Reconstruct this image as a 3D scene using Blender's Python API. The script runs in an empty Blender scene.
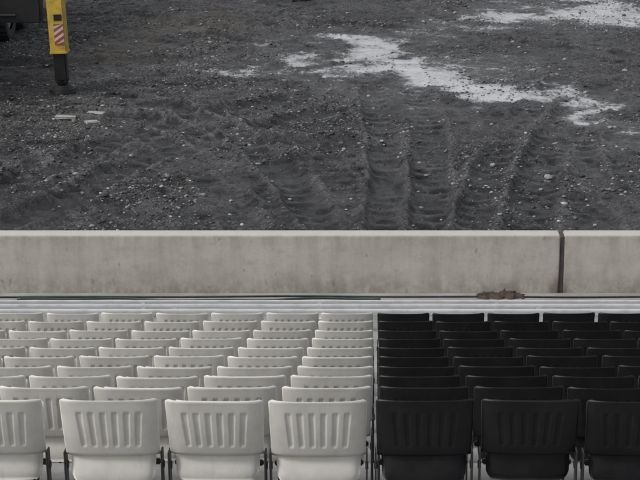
import bpy, bmesh, math, random
import numpy as np
from mathutils import Vector, Matrix
random.seed(7); rng=np.random.default_rng(11)
scene=bpy.context.scene; COL=scene.collection
TH=math.radians(17.0); F=1600.0; CX=376.0; CAMZ=6.3

def gp(u,v,z=0.0):
    """photo measurement -> world position on the level z"""
    a=TH+math.atan((v-240)/F); Y=(CAMZ-z)/math.tan(a)
    d=Y*math.cos(TH)+(CAMZ-z)*math.sin(TH)
    return ((u-CX)/F*d, Y)

# ---------------------------------------------------------------- helpers
def link(o): COL.objects.link(o); return o
def bm_obj(name,bm,mat,smooth=False):
    me=bpy.data.meshes.new(name); bm.to_mesh(me); bm.free()
    for m in (mat if isinstance(mat,list) else [mat]): me.materials.append(m)
    if smooth: me.polygons.foreach_set('use_smooth',[True]*len(me.polygons))
    return link(bpy.data.objects.new(name,me))
def add_box(bm,c,s,bev=0.0,rot=None,mi=0):
    g=bmesh.ops.create_cube(bm,size=1.0); vs=g['verts']
    bmesh.ops.scale(bm,vec=Vector(s),verts=vs)
    if rot: bmesh.ops.rotate(bm,cent=(0,0,0),matrix=rot,verts=vs)
    bmesh.ops.translate(bm,vec=Vector(c),verts=vs)
    fs=list({f for v in vs for f in v.link_faces})
    for f in fs: f.material_index=mi
    if bev>0:
        es=list({e for v in vs for e in v.link_edges})
        r=bmesh.ops.bevel(bm,geom=es,offset=bev,segments=2,affect='EDGES')
        for f in r['faces']: f.material_index=mi
def add_cyl(bm,c,r1,r2,h,axis='Z',seg=28,mi=0):
    M=Matrix.Translation(Vector(c))
    if axis=='X': M=M@Matrix.Rotation(math.pi/2,4,'Y')
    if axis=='Y': M=M@Matrix.Rotation(math.pi/2,4,'X')
    g=bmesh.ops.create_cone(bm,cap_ends=True,segments=seg,radius1=r1,radius2=r2,depth=h,matrix=M)
    for f in {f for v in g['verts'] for f in v.link_faces}: f.material_index=mi
def parent(c,p): c.parent=p; return c
def tag(o,label,cat,group=None):
    o['label']=label; o['category']=cat
    if group: o['group']=group

# ---------------------------------------------------------------- noise
P=rng.random((256,256))
def vn(x,y):
    xi=np.floor(x).astype(int); yi=np.floor(y).astype(int)
    fx=x-xi; fy=y-yi; fx=fx*fx*(3-2*fx); fy=fy*fy*(3-2*fy)
    a=P[xi&255,yi&255]; b=P[(xi+1)&255,yi&255]; c=P[xi&255,(yi+1)&255]; d=P[(xi+1)&255,(yi+1)&255]
    return (a*(1-fx)+b*fx)*(1-fy)+(c*(1-fx)+d*fx)*fy
def fbm(x,y,s,o=4,off=0.0):
    r=0;am=1;t=0
    for i in range(o):
        r=r+am*vn(x*s+off+i*17.3,y*s-off+i*9.1); t+=am; am*=.5; s*=2.03
    return r/t

# ---------------------------------------------------------------- node helpers
class NT:
    def __init__(s,name):
        s.m=bpy.data.materials.new(name); s.m.use_nodes=True; s.t=s.m.node_tree
        s.n=s.t.nodes; s.b=s.n['Principled BSDF']
    def new(s,t,**k):
        n=s.n.new(t)
        for a,v in k.items(): setattr(n,a,v)
        return n
    def l(s,a,b): s.t.links.new(a,b)
    def noise(s,vec,scale,det=5,rough=.6):
        n=s.new('ShaderNodeTexNoise'); n.inputs['Scale'].default_value=scale; n.inputs['Detail'].default_value=det
        n.inputs['Roughness'].default_value=rough; s.l(vec,n.inputs['Vector']); return n.outputs['Fac']
    def ramp(s,fac,stops):
        r=s.new('ShaderNodeValToRGB'); e=r.color_ramp.elements
        while len(e)<len(stops): e.new(.5)
        for el,(p,c) in zip(e,stops):
            el.position=p; el.color=(c[0],c[1],c[2],1) if isinstance(c,tuple) else (c,c,c,1)
        s.l(fac,r.inputs['Fac']); return r.outputs['Color']
    def mix(self,f,a,b,mode='MIX'):
        m=self.new('ShaderNodeMix'); m.data_type='RGBA'; m.blend_type=mode
        socks=[m.inputs[0],m.inputs[6],m.inputs[7]]
        for i,(sock,v) in enumerate(zip(socks,(f,a,b))):
            if isinstance(v,(int,float)):
                sock.default_value=v if i==0 else (v,v,v,1)
            elif isinstance(v,tuple): sock.default_value=(*v,1)
            else: self.l(v,sock)
        return m.outputs[2]
    def math(s,op,a,b=None,clamp=False):
        m=s.new('ShaderNodeMath',operation=op); m.use_clamp=clamp
        for i,v in enumerate((a,b)):
            if v is None: continue
            if isinstance(v,(int,float)): m.inputs[i].default_value=v
            else: s.l(v,m.inputs[i])
        return m.outputs[0]
    def bump(s,h,st,dist,normal=None):
        b=s.new('ShaderNodeBump'); b.inputs['Strength'].default_value=st; b.inputs['Distance'].default_value=dist
        s.l(h,b.inputs['Height'])
        if normal: s.l(normal,b.inputs['Normal'])
        return b.outputs['Normal']
    def mapping(s,vec,sc):
        m=s.new('ShaderNodeMapping'); m.inputs['Scale'].default_value=sc; s.l(vec,m.inputs['Vector']); return m.outputs['Vector']

# ---------------------------------------------------------------- materials
def plastic(name,col,var,rough,dust,dustamt,spec=.35):
    t=NT(name); g=t.new('ShaderNodeNewGeometry').outputs['Position']
    oi=t.new('ShaderNodeObjectInfo').outputs['Random']
    n=t.noise(g,7,6,.65); n2=t.noise(g,90,3,.6); n3=t.noise(t.mapping(g,(9,9,1.2)),3,5,.7)
    c=t.mix(oi,tuple(x*(1-var) for x in col),col)
    d=t.math('MULTIPLY',t.ramp(n,[(.42,0.0),(.72,1.0)]),dustamt)
    c=t.mix(d,c,dust)
    c=t.mix(t.math('MULTIPLY',t.ramp(n3,[(.55,0.0),(.75,1.0)]),dustamt*.6),c,tuple(x*.8 for x in dust))
    t.l(c,t.b.inputs['Base Color'])
    t.l(t.math('ADD',t.math('MULTIPLY',n,.25),rough-.12),t.b.inputs['Roughness'])
    t.b.inputs['Specular IOR Level'].default_value=spec
    t.l(t.bump(n2,.12,.002),t.b.inputs['Normal']); return t.m
M_WHITE=plastic('white_plastic',(.735,.715,.67),.09,.5,(.50,.47,.41),.5)
M_BLACK=plastic('black_plastic',(.010,.010,.0115),.25,.42,(.032,.032,.033),.35,.35)
def simple(name,col,rough,metal=0,sc=12,amt=.35,dirt=(.1,.09,.08),b=.1):
    t=NT(name); g=t.new('ShaderNodeNewGeometry').outputs['Position']
    n=t.noise(g,sc,6,.65)
    t.l(t.mix(t.math('MULTIPLY',t.ramp(n,[(.45,0.0),(.7,1.0)]),amt),col,dirt),t.b.inputs['Base Color'])
    t.b.inputs['Roughness'].default_value=rough; t.b.inputs['Metallic'].default_value=metal
    t.l(t.bump(n,b,.005),t.b.inputs['Normal']); return t.m
M_STEEL=simple('dark_steel',(.05,.05,.055),.5,.3)
M_GALV=simple('galvanised_rail',(.66,.67,.69),.5,.1,5,.5,(.36,.355,.34))
M_YEL=simple('yellow_paint',(.66,.45,.06),.45,0,6,.7,(.22,.17,.08))
M_RUB=simple('rubber',(.022,.022,.024),.75,0,8,.5,(.07,.068,.065),.3)
M_RIM=simple('grey_rim',(.32,.32,.33),.5,.2,8,.5)
M_BLK=simple('black_paint',(.009,.009,.010),.55,0,6,.5,(.028,.026,.025))
M_RED=simple('red_paint',(.42,.07,.05),.5)
M_WPT=simple('white_paint',(.6,.6,.58),.5)
M_HOSE=simple('green_hose',(.022,.06,.048),.45)
M_CAB=simple('black_cable_sheath',(.02,.02,.022),.5)
M_RAG=simple('brown_rag',(.075,.055,.044),.9,0,30,.6,(.028,.023,.02),.6)
M_SEAL=simple('joint_seal',(.055,.05,.048),.8,0,9,.5,(.14,.09,.07))
M_ROCK=simple('rock_stone',(.32,.315,.31),.85,0,20,.6,(.12,.12,.12),.4)
M_BOARD=simple('weathered_board',(.38,.37,.35),.85,0,25,.5,(.2,.19,.18),.4)

def concrete(name,base,dark,wall=False):
    t=NT(name); g=t.new('ShaderNodeNewGeometry').outputs['Position']
    n=t.noise(g,1.6,8,.62); n2=t.noise(g,40,5,.7); n3=t.noise(t.mapping(g,(2.2,2.2,.35)),2.5,7,.7)
    c=t.mix(t.ramp(n,[(.35,0.0),(.68,1.0)]),dark,base)
    c=t.mix(t.math('MULTIPLY',t.ramp(n2,[(.3,1.0),(.6,0.0)]),.22),c,tuple(x*.6 for x in base))
    if wall:
        c=t.mix(t.math('MULTIPLY',t.ramp(n3,[(.46,0.0),(.70,1.0)]),.55),c,(.33,.30,.255))
        sep=t.new('ShaderNodeSeparateXYZ'); t.l(g,sep.inputs[0])
        nb=t.noise(t.mapping(g,(1,1,1.6)),4.2,8,.72)
        c=t.mix(t.math('MULTIPLY',t.ramp(nb,[(.50,0.0),(.66,1.0)]),.42),c,(.30,.275,.235))
        c=t.mix(t.math('MULTIPLY',t.ramp(nb,[(.32,1.0),(.44,0.0)]),.35),c,(.62,.60,.56))
        zf=t.math('SUBTRACT',1.0,t.math('MULTIPLY',t.math('SUBTRACT',sep.outputs['Z'],.45),3.4),True)
        nz=t.noise(t.mapping(g,(1.5,1,1)),5,6,.7)
        c=t.mix(t.math('MULTIPLY',t.math('MULTIPLY',zf,t.ramp(nz,[(.36,0.0),(.60,1.0)])),.75),c,(.22,.195,.16))
        zt=t.math('MULTIPLY',t.math('SUBTRACT',sep.outputs['Z'],.93),5.0,True)
        c=t.mix(t.math('MULTIPLY',t.math('MULTIPLY',zt,t.ramp(n3,[(.4,0.0),(.6,1.0)])),.35),c,(.26,.24,.20))
        sp=t.noise(t.mapping(g,(1,1,.6)),13,3,.5)
        c=t.mix(t.math('MULTIPLY',t.ramp(sp,[(.66,0.0),(.72,1.0)]),.5),c,(.2,.18,.15))
        # skylit brightness of the flat wall top, painted in as a paler tone
        tp=t.math('MULTIPLY',t.math('SUBTRACT',sep.outputs['Z'],1.112),200.0,True)
        c=t.mix(t.math('MULTIPLY',tp,.7),c,(.55,.54,.51))
        jx=t.math('SUBTRACT',1.0,t.math('MULTIPLY',t.math('ABSOLUTE',t.math('SUBTRACT',sep.outputs['X'],2.06)),6.5),True)
        c=t.mix(t.math('MULTIPLY',t.math('MULTIPLY',jx,t.math('ADD',zf,.15)),t.ramp(nz,[(.3,.5),(.6,1.0)])),c,(.11,.072,.055))
    else:
        nb=t.noise(t.mapping(g,(.5,1.6,1)),3.0,8,.72)
        c=t.mix(t.math('MULTIPLY',t.ramp(nb,[(.42,0.0),(.62,1.0)]),.6),c,(.19,.187,.18))
    t.l(c,t.b.inputs['Base Color']); t.b.inputs['Roughness'].default_value=.85
    t.l(t.bump(n2,.35,.004,t.bump(n,.2,.02)),t.b.inputs['Normal']); return t.m
M_WALL=concrete('wall_concrete',(.56,.53,.475),(.47,.445,.395),True)
M_TERR=concrete('terrace_concrete',(.40,.40,.395),(.30,.30,.29))

# ---------------------------------------------------------------- ground fields
def ell(u,v,ru,rv,rot=0.0):
    x,y=gp(u,v); d=math.hypot(y,CAMZ); rx=ru*d/F
    y0=gp(u,v+rv)[1]; y1=gp(u,v-rv)[1]
    return (x,y,rx,(y1-y0)/2,rot)
SILT=[(372,50,34,12,1.0),(395,68,74,8,1.0),(430,76,40,7,1.0),(470,88,52,10,1.2),(505,98,42,9,1.15),(560,100,40,10,.7),(590,112,26,15,.75),
      (300,58,60,9,.66),(240,70,80,6,.60),(160,66,60,4,.50),(510,14,50,7,.85),(585,12,60,12,.95),(625,20,34,11,.85),
      (480,30,60,8,.55),(610,150,30,14,.48),(440,70,150,34,.50),(560,10,120,24,.50),(280,40,40,8,.5),(350,42,24,7,.9),(330,74,60,6,.66),
      (620,120,40,30,.45),(420,35,60,8,.5),(90,78,50,5,.42),(240,92,70,3,.45),(70,100,40,3,.4),(200,50,50,3,.42)]
SILT=[(*ell(u,v,a,b),s) for u,v,a,b,s in SILT]
BROWN=[ell(150,28,40,12),ell(200,20,60,8),ell(410,70,20,9),ell(100,50,60,8)]
TR=[([(405,60),(418,95),(428,130),(430,170),(428,232)],.30),([(372,90),(380,120),(384,150),(386,190),(385,232)],.26),
    ([(600,85),(560,130),(540,170),(530,232)],.34),([(560,80),(520,120),(495,160),(470,232)],.28),
    ([(-20,232),(60,205),(130,168),(210,140),(330,112)],.34),([(-20,190),(50,172),(120,140),(200,116),(320,92)],.34),
    ([(-20,82),(90,78),(200,74),(300,62),(400,46)],.40),([(-20,66),(90,62),(190,58),(280,46),(360,30)],.36),
    ([(120,98),(190,112),(260,150),(330,232)],.30),([(60,118),(140,132),(200,168),(250,232)],.3),
    ([(250,60),(330,90),(420,112),(520,120),(660,150)],.3),([(640,60),(600,90),(580,140),(600,232)],.3),
    ([(-20,120),(60,112),(150,118),(240,140),(360,140)],.28),
    ([(0,150),(90,190),(150,232)],.3),([(220,0),(300,20),(420,30),(660,60)],.35),([(100,10),(230,30),(330,36)],.3),
    ([(120,0),(170,25),(260,44),(340,60)],.26),([(400,0),(470,25),(560,45),(660,85)],.3)]
STRONG={0,1,2,3,4,5,8}
TR=[([gp(*p) for p in pl],w) for pl,w in TR]
def smooth_pl(pl,n=12):
    out=[];P_=[pl[0]]+pl+[pl[-1]]
    for i in range(1,len(P_)-2):
        for k in range(n):
            t=k/n; a,b,c,d=[np.array(q) for q in P_[i-1:i+3]]
            out.append(.5*((2*b)+(-a+c)*t+(2*a-5*b+4*c-d)*t*t+(-a+3*b-3*c+d)*t**3))
    out.append(np.array(P_[-2])); return out
TR=[(smooth_pl(pl),w) for pl,w in TR]
C1=gp(260,20); C2=gp(900,150); C3=(-9.,20.)
LX,LY=-6.03,30.35
def fields(X,Y):
    wx=X+(fbm(X,Y,1.1,5,3.)-.5)*1.9; wy=Y+(fbm(X,Y,.8,5,31.)-.5)*3.4
    silt=np.zeros_like(X)
    for x,y,rx,ry,_,s in SILT:
        r=((wx-x)/rx)**2+((wy-y)/ry)**2; silt=np.maximum(silt,s*np.exp(-r*.8))
    brown=np.zeros_like(X)
    for x,y,rx,ry,_ in BROWN:
        brown=np.maximum(brown,np.exp(-((wx-x)/rx)**2-((wy-y)/ry)**2))
    big=fbm(X,Y,.35,4,7.); med=fbm(X,Y,1.7,4,41.); fine=fbm(X,Y,7.,3,77.)
    rid=1-np.abs(2*fbm(X*1.0,Y*1.0,2.6,4,55.)-1)
    lump=np.clip(fbm(X,Y,4.5,3,12.)-.50,0,1)
    crumb=np.clip(vn(X*9.+3,Y*9.+8)-.45,0,1)*np.clip(fbm(X,Y,.6,3,91.)*4-1.9,0,1)
    crumb2=np.clip(vn(X*15.+3,Y*13.+8)-.5,0,1)*np.clip(fbm(X,Y,.8,3,191.)*4-1.8,0,1)
    scr=np.zeros_like(X)
    for (cx,cy),o in ((C1,1.),(C2,5.),(C3,9.)):
        dx=X-cx+(big-.5)*1.2; dy=Y-cy; r=np.hypot(dx,dy); a=np.arctan2(dy,dx)
        m=np.clip(fbm(X,Y,.28,3,o*13)*5-2.2,0,1)
        s=1-np.abs(2*vn(r*4.7+o*7,a*2.0*4+o)-1); s2=vn(r*10.3+o*3,a*9+o)
        scr=scr+m*(.45*s**2+.55*s2-.42)
    scr=np.clip(scr,-.7,.9)
    z=(big-.5)*.12+(med-.5)*.075+(fine-.5)*.04+(rid-.7)*.04+lump*.11+scr*.065+crumb*.045+crumb2*.04
    rut=np.zeros_like(X); berm=np.zeros_like(X)
    for ti,(pl,w) in enumerate(TR):
        pts=np.array(pl)
        lo=pts.min(0)-.9; hi=pts.max(0)+.9
        m=(X>lo[0])&(X<hi[0])&(Y>lo[1])&(Y<hi[1])
        if not m.any(): continue
        xx=X[m]+(fbm(X[m],Y[m],.9,2,5.)-.5)*.12; yy=Y[m]; b=np.full(xx.shape,9e9); ar=np.zeros_like(xx); L=0
        for i in range(len(pts)-1):
            p=pts[i]; q=pts[i+1]; e=q-p; ln=np.hypot(*e)+1e-9
            t=np.clip(((xx-p[0])*e[0]+(yy-p[1])*e[1])/ln**2,0,1)
            d=np.hypot(xx-p[0]-t*e[0],yy-p[1]-t*e[1]); k=d<b
            b[k]=d[k]; ar[k]=(L+t*ln)[k]; L+=ln
        vis=np.clip(fbm(xx,yy,.45,2,66.+ti*7)*3.6-(.5 if ti in STRONG else 1.1),0,1)
        core=np.exp(-(b/w)**6)*vis
        tread=np.clip(.5+.9*np.sin(ar*2*math.pi/.38+b*7),0,1)
        be=np.exp(-((b-w*1.22)/(w*.22))**2)
        brk=np.clip(fbm(xx,yy,3.2,3,6.)*3-.8,0,1)
        rut[m]=np.maximum(rut[m],core*(.55+.45*tread)); berm[m]=np.maximum(berm[m],be*vis*np.clip(fbm(xx,yy,.9,2,96.)*3-.6,0,1))
        z[m]=z[m]*(1-.82*core)-core*(.070-.045*tread*brk)+be*.065*vis*(.35+.65*brk)
    flat=np.clip(silt*1.3,0,1)
    z=z*(1-.78*flat)-.02*flat
    pad=np.exp(-(((X-LX)**2+(Y-LY)**2)/.8**2)**2); z=z*(1-pad)
    edge=np.clip((Y-17.4)/1.5,0,1); z=z*edge
    far=np.clip(1-(np.abs(X)-30)/60,0,1)*np.clip(1-(Y-60)/60,0,1)
    z=z*(.3+.7*far)
    return z,silt,rut,berm,brown,big,scr
def axis(lo,hi,step,farlo,farhi):
    c=list(np.arange(lo,hi,step)); s=step; x=c[-1]
    while x<farhi: s*=1.22; x+=s; c.append(x)
    s=step; x=c[0]; pre=[]
    while x>farlo: s*=1.22; x-=s; pre.append(x)
    return np.array(pre[::-1]+c)
ax=axis(-11.,8.6,.030,-1500,1500); ay=axis(20.5,46,.036,-1500,1800)
XX,YY=np.meshgrid(ax,ay); z,silt,rut,berm,brown,big,scr=fields(XX,YY)
ny,nx=XX.shape
co=np.stack([XX,YY,z],-1).reshape(-1,3).astype(np.float32)
idx=np.arange(nx*ny).reshape(ny,nx)
q=np.stack([idx[:-1,:-1],idx[:-1,1:],idx[1:,1:],idx[1:,:-1]],-1).reshape(-1,4)
me=bpy.data.meshes.new('ground'); me.vertices.add(len(co)); me.vertices.foreach_set('co',co.ravel())
me.loops.add(q.size); me.loops.foreach_set('vertex_index',q.ravel().astype(np.int32))
me.polygons.add(len(q)); me.polygons.foreach_set('loop_start',np.arange(0,q.size,4,dtype=np.int32))
me.polygons.foreach_set('use_smooth',np.ones(len(q),bool)); me.update(calc_edges=True); me.validate()
for nm,arr in (('silt',silt),('rut',rut),('berm',berm),('brown',brown),('scr',scr)):
    a=me.attributes.new(nm,'FLOAT','POINT'); a.data.foreach_set('value',arr.ravel().astype(np.float32))
ground=link(bpy.data.objects.new('ground',me)); ground['kind']='structure'
t=NT('muddy_gravel'); g=t.new('ShaderNodeNewGeometry').outputs['Position']
def attr(n):
    a=t.new('ShaderNodeAttribute'); a.attribute_name=n; return a.outputs['Fac']
n1=t.noise(g,.7,8,.68); n2=t.noise(g,11,8,.78); n3=t.noise(g,42,5,.75); n4=t.noise(g,2.0,7,.70)
vo=t.new('ShaderNodeTexVoronoi'); vo.inputs['Scale'].default_value=22; t.l(g,vo.inputs['Vector'])
c=t.mix(t.ramp(n2,[(.40,0.0),(.62,1.0)]),(.013,.013,.016),(.083,.082,.088))
c=t.mix(t.math('MULTIPLY',t.ramp(n1,[(.44,0.0),(.57,1.0)]),t.ramp(n2,[(.36,.2),(.60,.9)])),c,(.16,.158,.163))
c=t.mix(t.math('MULTIPLY',t.ramp(n4,[(.42,1.0),(.49,0.0)]),.8),c,(.012,.012,.015))
chip=t.math('MULTIPLY',t.math('LESS_THAN',vo.outputs['Distance'],.40),t.math('GREATER_THAN',t.ramp(vo.outputs['Color'],[(0,0.0),(1,1.0)]),.62))
c=t.mix(t.math('MULTIPLY',chip,t.math('MULTIPLY',t.ramp(n4,[(.44,0.0),(.56,1.0)]),.85)),c,(.27,.27,.28))
c=t.mix(t.math('MULTIPLY',attr('rut'),.88),c,(.015,.015,.018))
c=t.mix(t.math('MULTIPLY',t.math('MAXIMUM',attr('berm'),t.math('MULTIPLY',attr('scr'),1.0)),t.math('MULTIPLY',t.ramp(n2,[(.42,0.1),(.56,1.0)]),.8)),c,(.25,.248,.253))
c=t.mix(t.math('MULTIPLY',attr('brown'),.5),c,(.14,.128,.105))
nn=t.math('ADD',t.math('MULTIPLY',t.math('SUBTRACT',n2,.5),1.3),t.math('MULTIPLY',t.math('SUBTRACT',n4,.5),1.5))
sm=t.math('ADD',attr('silt'),nn)
br=t.ramp(t.math('ADD',attr('silt'),t.math('MULTIPLY',nn,.8)),[(.15,0.0),(.60,1.0)])
c=t.mix(t.math('MULTIPLY',br,.8),c,(.24,.24,.248))
sm1=t.ramp(sm,[(.42,0.0),(1.1,1.0)])
smc=t.ramp(sm,[(.30,0.0),(.60,1.0)])
c=t.mix(t.math('MULTIPLY',sm1,.95),c,(.58,.58,.60))
t.l(c,t.b.inputs['Base Color'])
wet=t.math('MAXIMUM',t.math('MULTIPLY',t.ramp(n4,[(.42,1.0),(.52,0.0)]),.45),t.math('MULTIPLY',attr('rut'),.40))
t.l(t.math('SUBTRACT',t.math('SUBTRACT',.72,wet),t.math('MULTIPLY',smc,.55),True),t.b.inputs['Roughness'])
t.b.inputs['Specular IOR Level'].default_value=.5
inv=t.math('MULTIPLY',t.math('SUBTRACT',1.0,t.math('MULTIPLY',smc,.90)),t.math('SUBTRACT',1.0,t.math('MULTIPLY',attr('rut'),.5)))
hh=t.math('MULTIPLY',t.math('ADD',t.math('MULTIPLY',t.math('SUBTRACT',1.0,vo.outputs['Distance']),.5),t.math('ADD',t.math('MULTIPLY',n2,1.8),t.math('MULTIPLY',n3,.5))),inv)
t.l(t.bump(hh,1.0,.065),t.b.inputs['Normal'])
me.materials.append(t.m)

# ---------------------------------------------------------------- loose gravel (one mass) and single rocks
def ico(sub=1):
    bm=bmesh.new(); bmesh.ops.create_icosphere(bm,subdivisions=sub,radius=1)
    v=np.array([x.co[:] for x in bm.verts]); f=np.array([[a.index for a in x.verts] for x in bm.faces]); bm.free(); return v,f
iv,if_=ico(1)
protos=[]
for k in range(14):
    v=iv*(1+(rng.random((len(iv),1))-.5)*.8); v=v*np.array([1+rng.random()*.6,1+rng.random()*.3,.45+rng.random()*.3]); protos.append(v)
N=38000
X=rng.uniform(-11,8.5,N*4); Y=20.8+25*rng.random(N*4)**1.1
dens=np.clip(fbm(X,Y,.55,4,21.)*4.2-1.75,.06,1)**1.5
_,s_,r_,b_,_,_,_=fields(X,Y)
keep=rng.random(N*4)<dens*(1-.85*np.clip(s_,0,1))*(1-.85*r_)+.25*b_
X=X[keep][:N];Y=Y[keep][:N];N=len(X)
Z=fields(X,Y)[0]
S=.006+.009*rng.random(N)+.018*rng.random(N)**6+.03*rng.random(N)**34
V=np.zeros((N,len(iv),3)); tone=np.zeros((N,len(iv)))
for i in range(N):
    a=rng.random()*6.283; ca,sa=math.cos(a),math.sin(a); p=protos[i%14]*S[i]
    V[i,:,0]=p[:,0]*ca-p[:,1]*sa+X[i]; V[i,:,1]=p[:,0]*sa+p[:,1]*ca+Y[i]; V[i,:,2]=p[:,2]+Z[i]+S[i]*.15
    tone[i]=rng.random()
Fc=(np.arange(N)[:,None,None]*len(iv)+if_[None]).reshape(-1,3)
me=bpy.data.meshes.new('gravel'); me.vertices.add(N*len(iv)); me.vertices.foreach_set('co',V.astype(np.float32).ravel())
me.loops.add(Fc.size); me.loops.foreach_set('vertex_index',Fc.ravel().astype(np.int32))
me.polygons.add(len(Fc)); me.polygons.foreach_set('loop_start',np.arange(0,Fc.size,3,dtype=np.int32)); me.update(calc_edges=True)
a=me.attributes.new('tone','FLOAT','POINT'); a.data.foreach_set('value',tone.astype(np.float32).ravel())
gv=link(bpy.data.objects.new('gravel',me)); gv['kind']='stuff'; tag(gv,'loose grey crushed gravel scattered over the mud','gravel')
t=NT('gravel_stone'); at=t.new('ShaderNodeAttribute'); at.attribute_name='tone'
t.l(t.ramp(at.outputs['Fac'],[(0,.03),(.6,.09),(.88,.20),(1,.42)]),t.b.inputs['Base Color']); t.b.inputs['Roughness'].default_value=.7
me.materials.append(t.m)

def rock(u,v,wpx,label,mat=M_ROCK,flat=.6,i=0):
    x,y=gp(u,v); d=math.hypot(y,CAMZ); r=wpx*d/F/2
    bm=bmesh.new(); bmesh.ops.create_icosphere(bm,subdivisions=2,radius=1)
    for vt in bm.verts:
        c=vt.co; k=.7+.75*(float(fbm(np.array([c.x*1.3+i*3.1]),np.array([c.y*1.3+c.z*1.7]),1.2,3,i*5.)[0]))-.1
        vt.co=Vector((c.x*k*1.1,c.y*k*.9,c.z*k*flat))*r
    o=bm_obj('rock',bm,mat); h=float(fields(np.array([x]),np.array([y]))[0][0])
    o.location=(x,y,h+r*flat*.3); o.rotation_euler=(0,0,i*1.3); tag(o,label,'rock','loose rocks on the muddy ground')
RK=[(549,176,9),(493,163,7),(249,141,5),(470,186,4),(382,142,5),(131,158,5),(610,128,5),(344,150,4),(520,200,4),
        (92,200,4),(165,182,4),(588,205,4),(290,196,4),(30,60,5),(210,45,4),(455,14,5),(625,70,6),(420,160,4),(75,170,4),(330,30,4),(565,60,5),(230,215,4)]
RK+=[(random.uniform(5,635),random.uniform(8,225),random.uniform(2.5,4.5)) for _ in range(80)]
for i,(u,v,w) in enumerate(RK):
    rock(u,v,w,'pale angular rock lying on dark mud',i=i)
rock(301,1,22,'large dark rock lying on wet mud',mat=M_RUB,flat=.5,i=40)
for i,(u,v,l,a) in enumerate([(66,118,.36,.1),(96,115,.30,-.15),(92,123,.22,.5)]):
    x,y=gp(u,v); bm=bmesh.new(); add_box(bm,(0,0,0),(l,.16,.04),.006)
    bmesh.ops.subdivide_edges(bm,edges=bm.edges[:],cuts=2)
    for vt in bm.verts: vt.co.z+=random.uniform(-.008,.008)+.12*vt.co.x**2; vt.co.x+=random.uniform(-.012,.012); vt.co.y+=random.uniform(-.012,.012)
    gxs,gys=np.meshgrid(np.linspace(x-l/2,x+l/2,7),np.linspace(y-.08,y+.08,5))
    o=bm_obj('wood_offcut',bm,M_BOARD); h=float(fields(gxs,gys)[0].max())
    o.location=(x,y,h+.012); o.rotation_euler=(.05,.05,a); tag(o,'pale weathered scrap board lying on dark gravel','wood offcut','board offcuts on the mud')

# ---------------------------------------------------------------- terrace
D=.731; Y0=7.09
tops=[-2.973,-3.206,-3.437,-3.664,-3.880,-4.095,-4.300,-4.505,-4.692,-4.876]
tops=[CAMZ+v for v in tops]; HB=.82
prof=[]
upper=[(Y0-D*n,tops[0]+.235*n+.0025*n*n) for n in range(14,0,-1)]
rows=upper+[(Y0+D*i,tops[i]) for i in range(10)]
WZ=.45; WALLY=17.09
prof.append((rows[0][0]-.12,-.1))
for k,(y,zt) in enumerate(rows):
    tr=zt-HB; prof.append((y-.13,tr)); 
    ye=(rows[k+1][0]-.13) if k+1<len(rows) else y+.62
    prof.append((ye,tr))
ye=prof[-1][0]
prof+= [(ye,WZ),(WALLY-.003,WZ),(WALLY-.003,-.1)]
XL,XR=-15,15
vs=[(XL,y,zz) for y,zz in prof]+[(XR,y,zz) for y,zz in prof]; n=len(prof)
fs=[(i,(i+1)%n,(i+1)%n+n,i+n) for i in range(n)]+[tuple(range(n-1,-1,-1)),tuple(range(n,2*n))]
bm=bmesh.new(); bv=[bm.verts.new(v) for v in vs]
for f in fs: bm.faces.new([bv[i] for i in f])
bmesh.ops.recalc_face_normals(bm,faces=bm.faces)
ter=bm_obj('terrace',bm,M_TERR); ter['kind']='structure'

# ---------------------------------------------------------------- walls
for k,(x0,x1) in enumerate([(-13.95,-5.95),(-5.9,2.06),(2.11,10.1)]):
    bm=bmesh.new(); add_box(bm,((x0+x1)/2,WALLY+.115,(1.122-.15)/2),(x1-x0,.23,1.122+.15),.012)
    w=bm_obj('concrete_wall',bm,M_WALL)
    tag(w,['plain pale precast concrete barrier wall panel','long stained pale concrete barrier wall beside seating','pale concrete barrier wall panel with rusty joint stain'][k],'wall','precast concrete barrier wall panels')
    if k:
        bm=bmesh.new(); add_box(bm,(x0-.025,WALLY+.115,.5),(.0495,.20,1.215),.004)
        parent(bm_obj('joint_seal',bm,M_SEAL),w)

# ---------------------------------------------------------------- steel rails and hose on the walkway
def rail(y,vpx,h,w,label,off=0):
    zc=CAMZ-y*math.tan(TH+math.atan((vpx-240)/F))
    root=bpy.data.objects.new('seat_rail',None); link(root); root.location=(0,y,WZ)
    bm=bmesh.new(); add_box(bm,(0,0,zc-WZ),(22,w,h),.004)
    b=bm_obj('beam',bm,M_GALV); parent(b,root)
    first=None
    for i in range(12):
        if first is None:
            bm=bmesh.new(); hh=zc-WZ-h/2-.001
            add_box(bm,(0,0,hh/2+.004),(.05,.04,hh-.008),.003); add_box(bm,(0,0,.006),(.14,.10,.010),.002)
            first=bm_obj('support',bm,M_GALV); o=first
        else: o=link(first.copy())
        parent(o,root); o.location=(-10.4+off+i*1.9,0,0)
    tag(root,label,'rail','seat mounting rails along the walkway')
rail(15.35,311,.028,.045,'pale galvanised seat mounting rail on short supports')
rail(15.80,305.8,.026,.035,'pale galvanised seat mounting rail on short supports',.7)
rail(16.25,301.2,.020,.028,'thin pale galvanised rail near the wall',.3)

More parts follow.
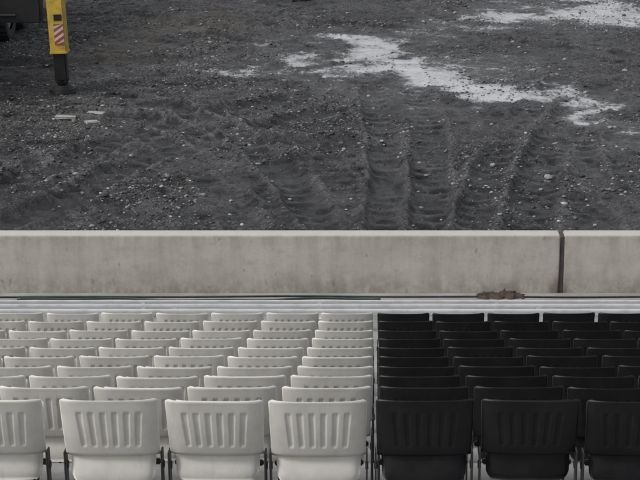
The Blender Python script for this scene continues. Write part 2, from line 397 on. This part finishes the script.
def tube(name,pts,r,mat):
    """swept round tube mesh along a polyline"""
    bm=bmesh.new(); rings=[]
    for i,p in enumerate(pts):
        a=Vector(pts[max(0,i-1)]); b=Vector(pts[min(len(pts)-1,i+1)]); d=(b-a).normalized()
        s=d.cross(Vector((0,0,1))).normalized(); u=s.cross(d)
        rings.append([bm.verts.new(Vector(p)+r*(math.cos(k*math.pi/4)*s+math.sin(k*math.pi/4)*u)) for k in range(8)])
    for A,B in zip(rings,rings[1:]):
        for k in range(8): bm.faces.new((A[k],A[(k+1)%8],B[(k+1)%8],B[k]))
    bm.faces.new(rings[0][::-1]); bm.faces.new(rings[-1])
    return bm_obj(name,bm,mat,True)
pts=[(-4.0+i*.05,16.83+.035*math.sin(i*.11)+.02*math.sin(i*.29+1),WZ+.015) for i in range(82)]
ho=tube('hose',pts,.012,M_HOSE); tag(ho,'thin dark green hose snaking along the wall foot','hose')
pts=[(-7.5+i*.06,16.93+.012*math.sin(i*.07)+.010*math.sin(i*.17+2),WZ+.012) for i in range(240)]
ho=tube('cable',pts,.010,M_CAB); tag(ho,'long thin black cable lying along wall foot','cable')

# crumpled rags against the wall foot
bm=bmesh.new()
gx=60;gy=18; vv=[[None]*gy for _ in range(gx)]
for i in range(gx):
    for j in range(gy):
        u=i/(gx-1)*2-1; w=j/(gy-1)*2-1
        x=u*.26; y=w*.09
        prf=np.interp(u,[-1,-.8,-.6,-.3,0,.2,.45,.6,1],[.1,.8,.6,.5,.7,.9,.8,.5,.1])
        e=max(0,1-abs(w)**3)*prf
        h=float(fbm(np.array([u*6+3]),np.array([w*2.2]),1.6,4,8.)[0]); h2=abs(h-.5)*2
        zz=.003+e*(.040+.075*h2+.012*math.sin(u*16))
        vv[i][j]=bm.verts.new((x+.02*math.sin(w*5+u*9),y+.02*math.sin(u*11),max(.003,zz)))
for i in range(gx-1):
    for j in range(gy-1): bm.faces.new((vv[i][j],vv[i+1][j],vv[i+1][j+1],vv[i][j+1]))
rg=bm_obj('rag_pile',bm,M_RAG,True); rg.location=(1.40,WALLY-.12,WZ+.002); tag(rg,'crumpled dark brown rags lying at wall foot','rags')

# ---------------------------------------------------------------- seats
W=.476
def shell(nx_,nz_,yfun,outline,thick,name,mat):
    vs=[];fs=[]
    for side in (0,1):
        for j in range(nz_+1):
            for i in range(nx_+1):
                u=i/nx_*2-1; v=j/nz_
                x,zz=outline(u,v); y=yfun(u,v,side)
                e=min(1,min((1-abs(u))*nx_/4,(1-v)*nz_/3,v*nz_/3+.0))
                pin=thick*.5*(1-math.sin(min(1,e)*math.pi/2))
                y=y+(pin if side==0 else thick-pin)
                vs.append((x,y,zz))
    M=(nx_+1)*(nz_+1); at_=lambda s,i,j:s*M+j*(nx_+1)+i
    for j in range(nz_):
        for i in range(nx_):
            fs.append((at_(0,i,j),at_(0,i+1,j),at_(0,i+1,j+1),at_(0,i,j+1)))
            fs.append((at_(1,i,j+1),at_(1,i+1,j+1),at_(1,i+1,j),at_(1,i,j)))
    for i in range(nx_):
        fs.append((at_(0,i+1,0),at_(0,i,0),at_(1,i,0),at_(1,i+1,0)))
        fs.append((at_(0,i,nz_),at_(0,i+1,nz_),at_(1,i+1,nz_),at_(1,i,nz_)))
    for j in range(nz_):
        fs.append((at_(0,0,j),at_(0,0,j+1),at_(1,0,j+1),at_(1,0,j)))
        fs.append((at_(0,nx_,j+1),at_(0,nx_,j),at_(1,nx_,j),at_(1,nx_,j+1)))
    me=bpy.data.meshes.new(name); me.from_pydata(vs,[],fs); me.materials.append(mat)
    me.polygons.foreach_set('use_smooth',[True]*len(me.polygons)); me.update(); return me
def corner(u,v,w,r,taper=0.0,z0=0,z1=1):
    h=z1-z0; half=w/2*(1-taper*(1-v)); zz=z0+h*v; x=u*half; dz=z1-zz
    if dz<r: x=u*(half-r+math.sqrt(max(0,r*r-(r-dz)**2)))
    return x,zz
fl=[-.78,-.47,-.155,.155,.47,.78]
def yback(u,v,side):
    y=.026*abs(u)**6+.008*u*u
    y+= -.055*(v-.1) + .02*(1-v)**3
    y+= -.006*max(0,(v-.94)/.06)
    if .20<v<.80:
        k=max(0,min(1,(v-.20)/.03,(.80-v)/.03))
        for c0 in fl:
            cc=c0*(.70+.10*v); d=abs(u-cc); wd=.050+.020*v
            if d<wd: y+=.007*k*min(1,(wd-d)/.022)
    if v<.06: y+=.012*(1-v/.06)
    return y
def oback(u,v): return corner(u,v,W,.020,taper=.035,z0=-.325,z1=0)
def ypan(u,v,side): return .060+.018*abs(u)**4-.035*(1-v)**2+.03*v
def opan(u,v):
    x,zz=corner(u,v,.44,.02,taper=.08,z0=-.46,z1=-.06)
    if v<.12: x*=1-.12*(1-v/.12)**2
    return x,zz
DATA={}
for nm,mat in (('white',M_WHITE),('black',M_BLACK)):
    DATA[nm]=(shell(110,44,yback,oback,.012,'backrest',mat),shell(24,20,ypan,opan,.028,'seat_pan',mat))
bm=bmesh.new()
add_box(bm,(0,.065,-.40),(.009,.07,.20),.003)
add_box(bm,(0,.055,-.65),(.009,.040,.32),.003)
add_box(bm,(0,.06,-HB+.0065),(.05,.12,.011),.002)
add_cyl(bm,(0,.085,-.39),.020,.020,.016,'X',16)
BRK=bpy.data.meshes.new('bracket'); bm.to_mesh(BRK); bm.free(); BRK.materials.append(M_STEEL)
bm=bmesh.new()
add_box(bm,(0,.135,-.40),(.44,.025,.03),.006)
CB=bpy.data.meshes.new('cross_bar'); bm.to_mesh(CB); bm.free(); CB.materials.append(M_STEEL)
BX=-.022
def seat(x,y,zt,colour,label,rz=0,tilt=0):
    root=bpy.data.objects.new('stadium_seat',None); link(root); root.location=(x,y,zt-HB); root.rotation_euler=(0,0,rz)
    root.empty_display_size=.1
    b=link(bpy.data.objects.new('backrest',DATA[colour][0])); b.location=(0,.045,HB); b.rotation_euler=(tilt,0,0); parent(b,root)
    p=link(bpy.data.objects.new('seat_pan',DATA[colour][1])); p.location=(0,.04,HB); p.rotation_euler=(tilt*1.5,0,0); parent(p,root)
    c=link(bpy.data.objects.new('cross_bar',CB)); c.location=(0,.045,HB); parent(c,root)
    for s in (-1,1):
        k=link(bpy.data.objects.new('bracket',BRK)); k.location=(s*.236,.04,HB); parent(k,root)
    tag(root,label,'seat',colour+' folding stadium seats in rows')
for i in range(10):
    y=Y0+D*i; zt=tops[i]; dpt=y*math.cos(TH)+(CAMZ-zt)*math.sin(TH)
    pl=.5 if i else .505
    nl=int((CX/F*dpt)/pl)+2; nr=int(((640-CX)/F*dpt)/pl)+2
    bx=BX*(1 if i==0 else .3)
    for k in range(nl):
        x=bx-pl*(k+.5)-.002
        if i==0 and k>=3: x-=.055
        seat(x+random.uniform(-.005,.005),y,zt+random.uniform(-.004,.004),'white','white plastic folding seat, tipped up, ribbed back',rz=random.uniform(-.018,.018),tilt=random.uniform(-.04,.02))
    for k in range(nr):
        x=bx+pl*(k+.5)+.010
        seat(x+random.uniform(-.005,.005),y,zt+random.uniform(-.004,.004),'black','black plastic folding seat, tipped up, ribbed back',rz=random.uniform(-.018,.018),tilt=random.uniform(-.04,.02))

# ---------------------------------------------------------------- mobile crane
crane=bpy.data.objects.new('mobile_crane',None); link(crane); crane.location=(0,0,0)
tag(crane,'yellow and black mobile crane standing on lowered outrigger leg','crane')
bm=bmesh.new()
add_box(bm,(-9.85,34.5,1.25),(2.3,13,.5),.04,mi=0); add_box(bm,(-9.85,34.5,1.75),(2.6,12.6,.45),.06,mi=1)
add_box(bm,(-8.62,36.4,1.45),(.34,1.7,.06),.02,mi=0)
parent(bm_obj('chassis',bm,[M_BLK,M_YEL]),crane)
bm=bmesh.new(); add_box(bm,(-9.9,39.4,2.9),(2.5,2.2,1.9),.18,mi=0); add_box(bm,(-8.63,39.5,3.2),(.03,1.4,.8),.01,mi=1); parent(bm_obj('cab',bm,[M_YEL,M_BLK]),crane)
bm=bmesh.new(); add_box(bm,(-9.9,34.8,2.75),(1.9,3.4,1.5),.15); add_box(bm,(-9.9,33.5,3.9),(.8,11,.8),.06); parent(bm_obj('boom',bm,M_YEL),crane)
def wheel(x,y):
    bm=bmesh.new(); prof_=[(.33,-.15),(.50,-.17),(.57,-.155),(.605,-.11),(.605,.11),(.57,.155),(.50,.17),(.33,.15)]
    seg=48; ring=[]
    for s in range(seg):
        a=s/seg*2*math.pi; rr=[]
        for r,w in prof_:
            if r>.6 and s%2: r-=.022
            rr.append(bm.verts.new((w,r*math.cos(a),r*math.sin(a))))
        ring.append(rr)
    for s in range(seg):
        A=ring[s];B=ring[(s+1)%seg]
        for k in range(len(prof_)-1): bm.faces.new((A[k],A[k+1],B[k+1],B[k]))
    ty=bm_obj('tyre',bm,M_RUB)
    bm=bmesh.new(); add_cyl(bm,(0,0,0),.33,.33,.2,'X',36); add_cyl(bm,(.12,0,0),.16,.13,.10,'X',24)
    for k in range(10):
        a=k*.628; add_cyl(bm,(.105,.24*math.cos(a),.24*math.sin(a)),.018,.018,.03,'X',8)
    w=bpy.data.objects.new('wheel',None); link(w); w.location=(x,y,.58); parent(w,crane)
    parent(ty,w); parent(bm_obj('rim',bm,M_RIM),w)
for y in (29.6,31.2,36.2,37.8):
    wheel(-8.45,y); wheel(-11.0,y)
bm=bmesh.new(); add_box(bm,(-8.0,LY,1.62),(3.3,.34,.50),.02); add_box(bm,(-8.35,LY,1.60),(2.0,.40,.58),.02)
add_box(bm,(-7.34,LY,1.60),(.07,.44,.62),.01); add_cyl(bm,(-7.9,LY-.23,1.52),.03,.03,2.2,'X',12)
parent(bm_obj('outrigger_beam',bm,M_BLK),crane)
leg=bpy.data.objects.new('outrigger_leg',None); link(leg); leg.location=(LX,LY,0); leg.rotation_euler=(0,math.radians(-1.6),0); parent(leg,crane)
bm=bmesh.new(); add_box(bm,(0,0,1.50),(.31,.30,1.44),.02); add_box(bm,(0,0,.80),(.33,.32,.05),.008); add_box(bm,(0,0,2.0),(.37,.34,.05),.008)
parent(bm_obj('jack_casing',bm,M_YEL),leg)
bm=bmesh.new(); add_box(bm,(0,0,.50),(.235,.22,.62),.02); add_cyl(bm,(0,0,.22),.10,.13,.10)
parent(bm_obj('jack_ram',bm,M_BLK),leg)
bm=bmesh.new(); add_cyl(bm,(0,0,.06),.27,.25,.08,seg=36); add_cyl(bm,(0,0,.13),.23,.14,.07,seg=36)
f=bm_obj('foot_pad',bm,M_BLK); parent(f,leg); f.location.z=-.01
bm=bmesh.new(); pw,ph=.18,.40; add_box(bm,(0,0,0),(pw,.006,ph),.001,mi=0)
for k in range(-3,5):
    z0=-ph/2+k*.12
    poly=[(-pw/2,z0),(pw/2,z0+.12),(pw/2,z0+.18),(-pw/2,z0+.06)]
    poly=[(x,max(-ph/2,min(ph/2,zz))) for x,zz in poly]
    if len({round(p[1],4) for p in poly})<2: continue
    try:
        fc=bm.faces.new([bm.verts.new((x,-.0045,zz)) for x,zz in poly]); fc.material_index=1
    except: pass
hp=bm_obj('hazard_plate',bm,[M_WPT,M_RED]); parent(hp,leg); hp.location=(.04,-.156,1.15)
bm=bmesh.new(); add_box(bm,(0,0,0),(.15,.006,.12),.001); lp=bm_obj('label_plate',bm,M_BLK); parent(lp,leg); lp.location=(.04,-.156,1.47)

# ---------------------------------------------------------------- light, sky, camera
w=bpy.data.worlds.new('World'); scene.world=w; w.use_nodes=True; nt=w.node_tree
sky=nt.nodes.new('ShaderNodeTexSky'); sky.sky_type='NISHITA'; sky.sun_disc=False
SE=math.radians(46); SR=math.radians(245)
sky.sun_elevation=SE; sky.sun_rotation=SR; sky.dust_density=3; sky.air_density=1.0
hs=nt.nodes.new('ShaderNodeHueSaturation'); hs.inputs['Saturation'].default_value=.22
nt.links.new(sky.outputs[0],hs.inputs['Color']); nt.links.new(hs.outputs[0],nt.nodes['Background'].inputs['Color'])
nt.nodes['Background'].inputs['Strength'].default_value=.14
sd=bpy.data.lights.new('sun','SUN'); sd.energy=1.35; sd.angle=math.radians(12); sd.color=(1,.975,.94)
so=link(bpy.data.objects.new('sun',sd))
dirv=Vector((math.sin(SR)*math.cos(SE),math.cos(SR)*math.cos(SE),math.sin(SE)))
so.rotation_euler=dirv.to_track_quat('Z','Y').to_euler()
cd=bpy.data.cameras.new('camera'); cam=link(bpy.data.objects.new('camera',cd))
cam.location=(0,0,CAMZ); cam.rotation_euler=(math.pi/2-TH,0,0)
cd.sensor_width=36; cd.lens=90; cd.shift_x=-(CX-320)/640; cd.clip_start=.1; cd.clip_end=5000
scene.camera=cam
scene.view_settings.view_transform='Standard'; scene.view_settings.look='None'; scene.view_settings.exposure=0
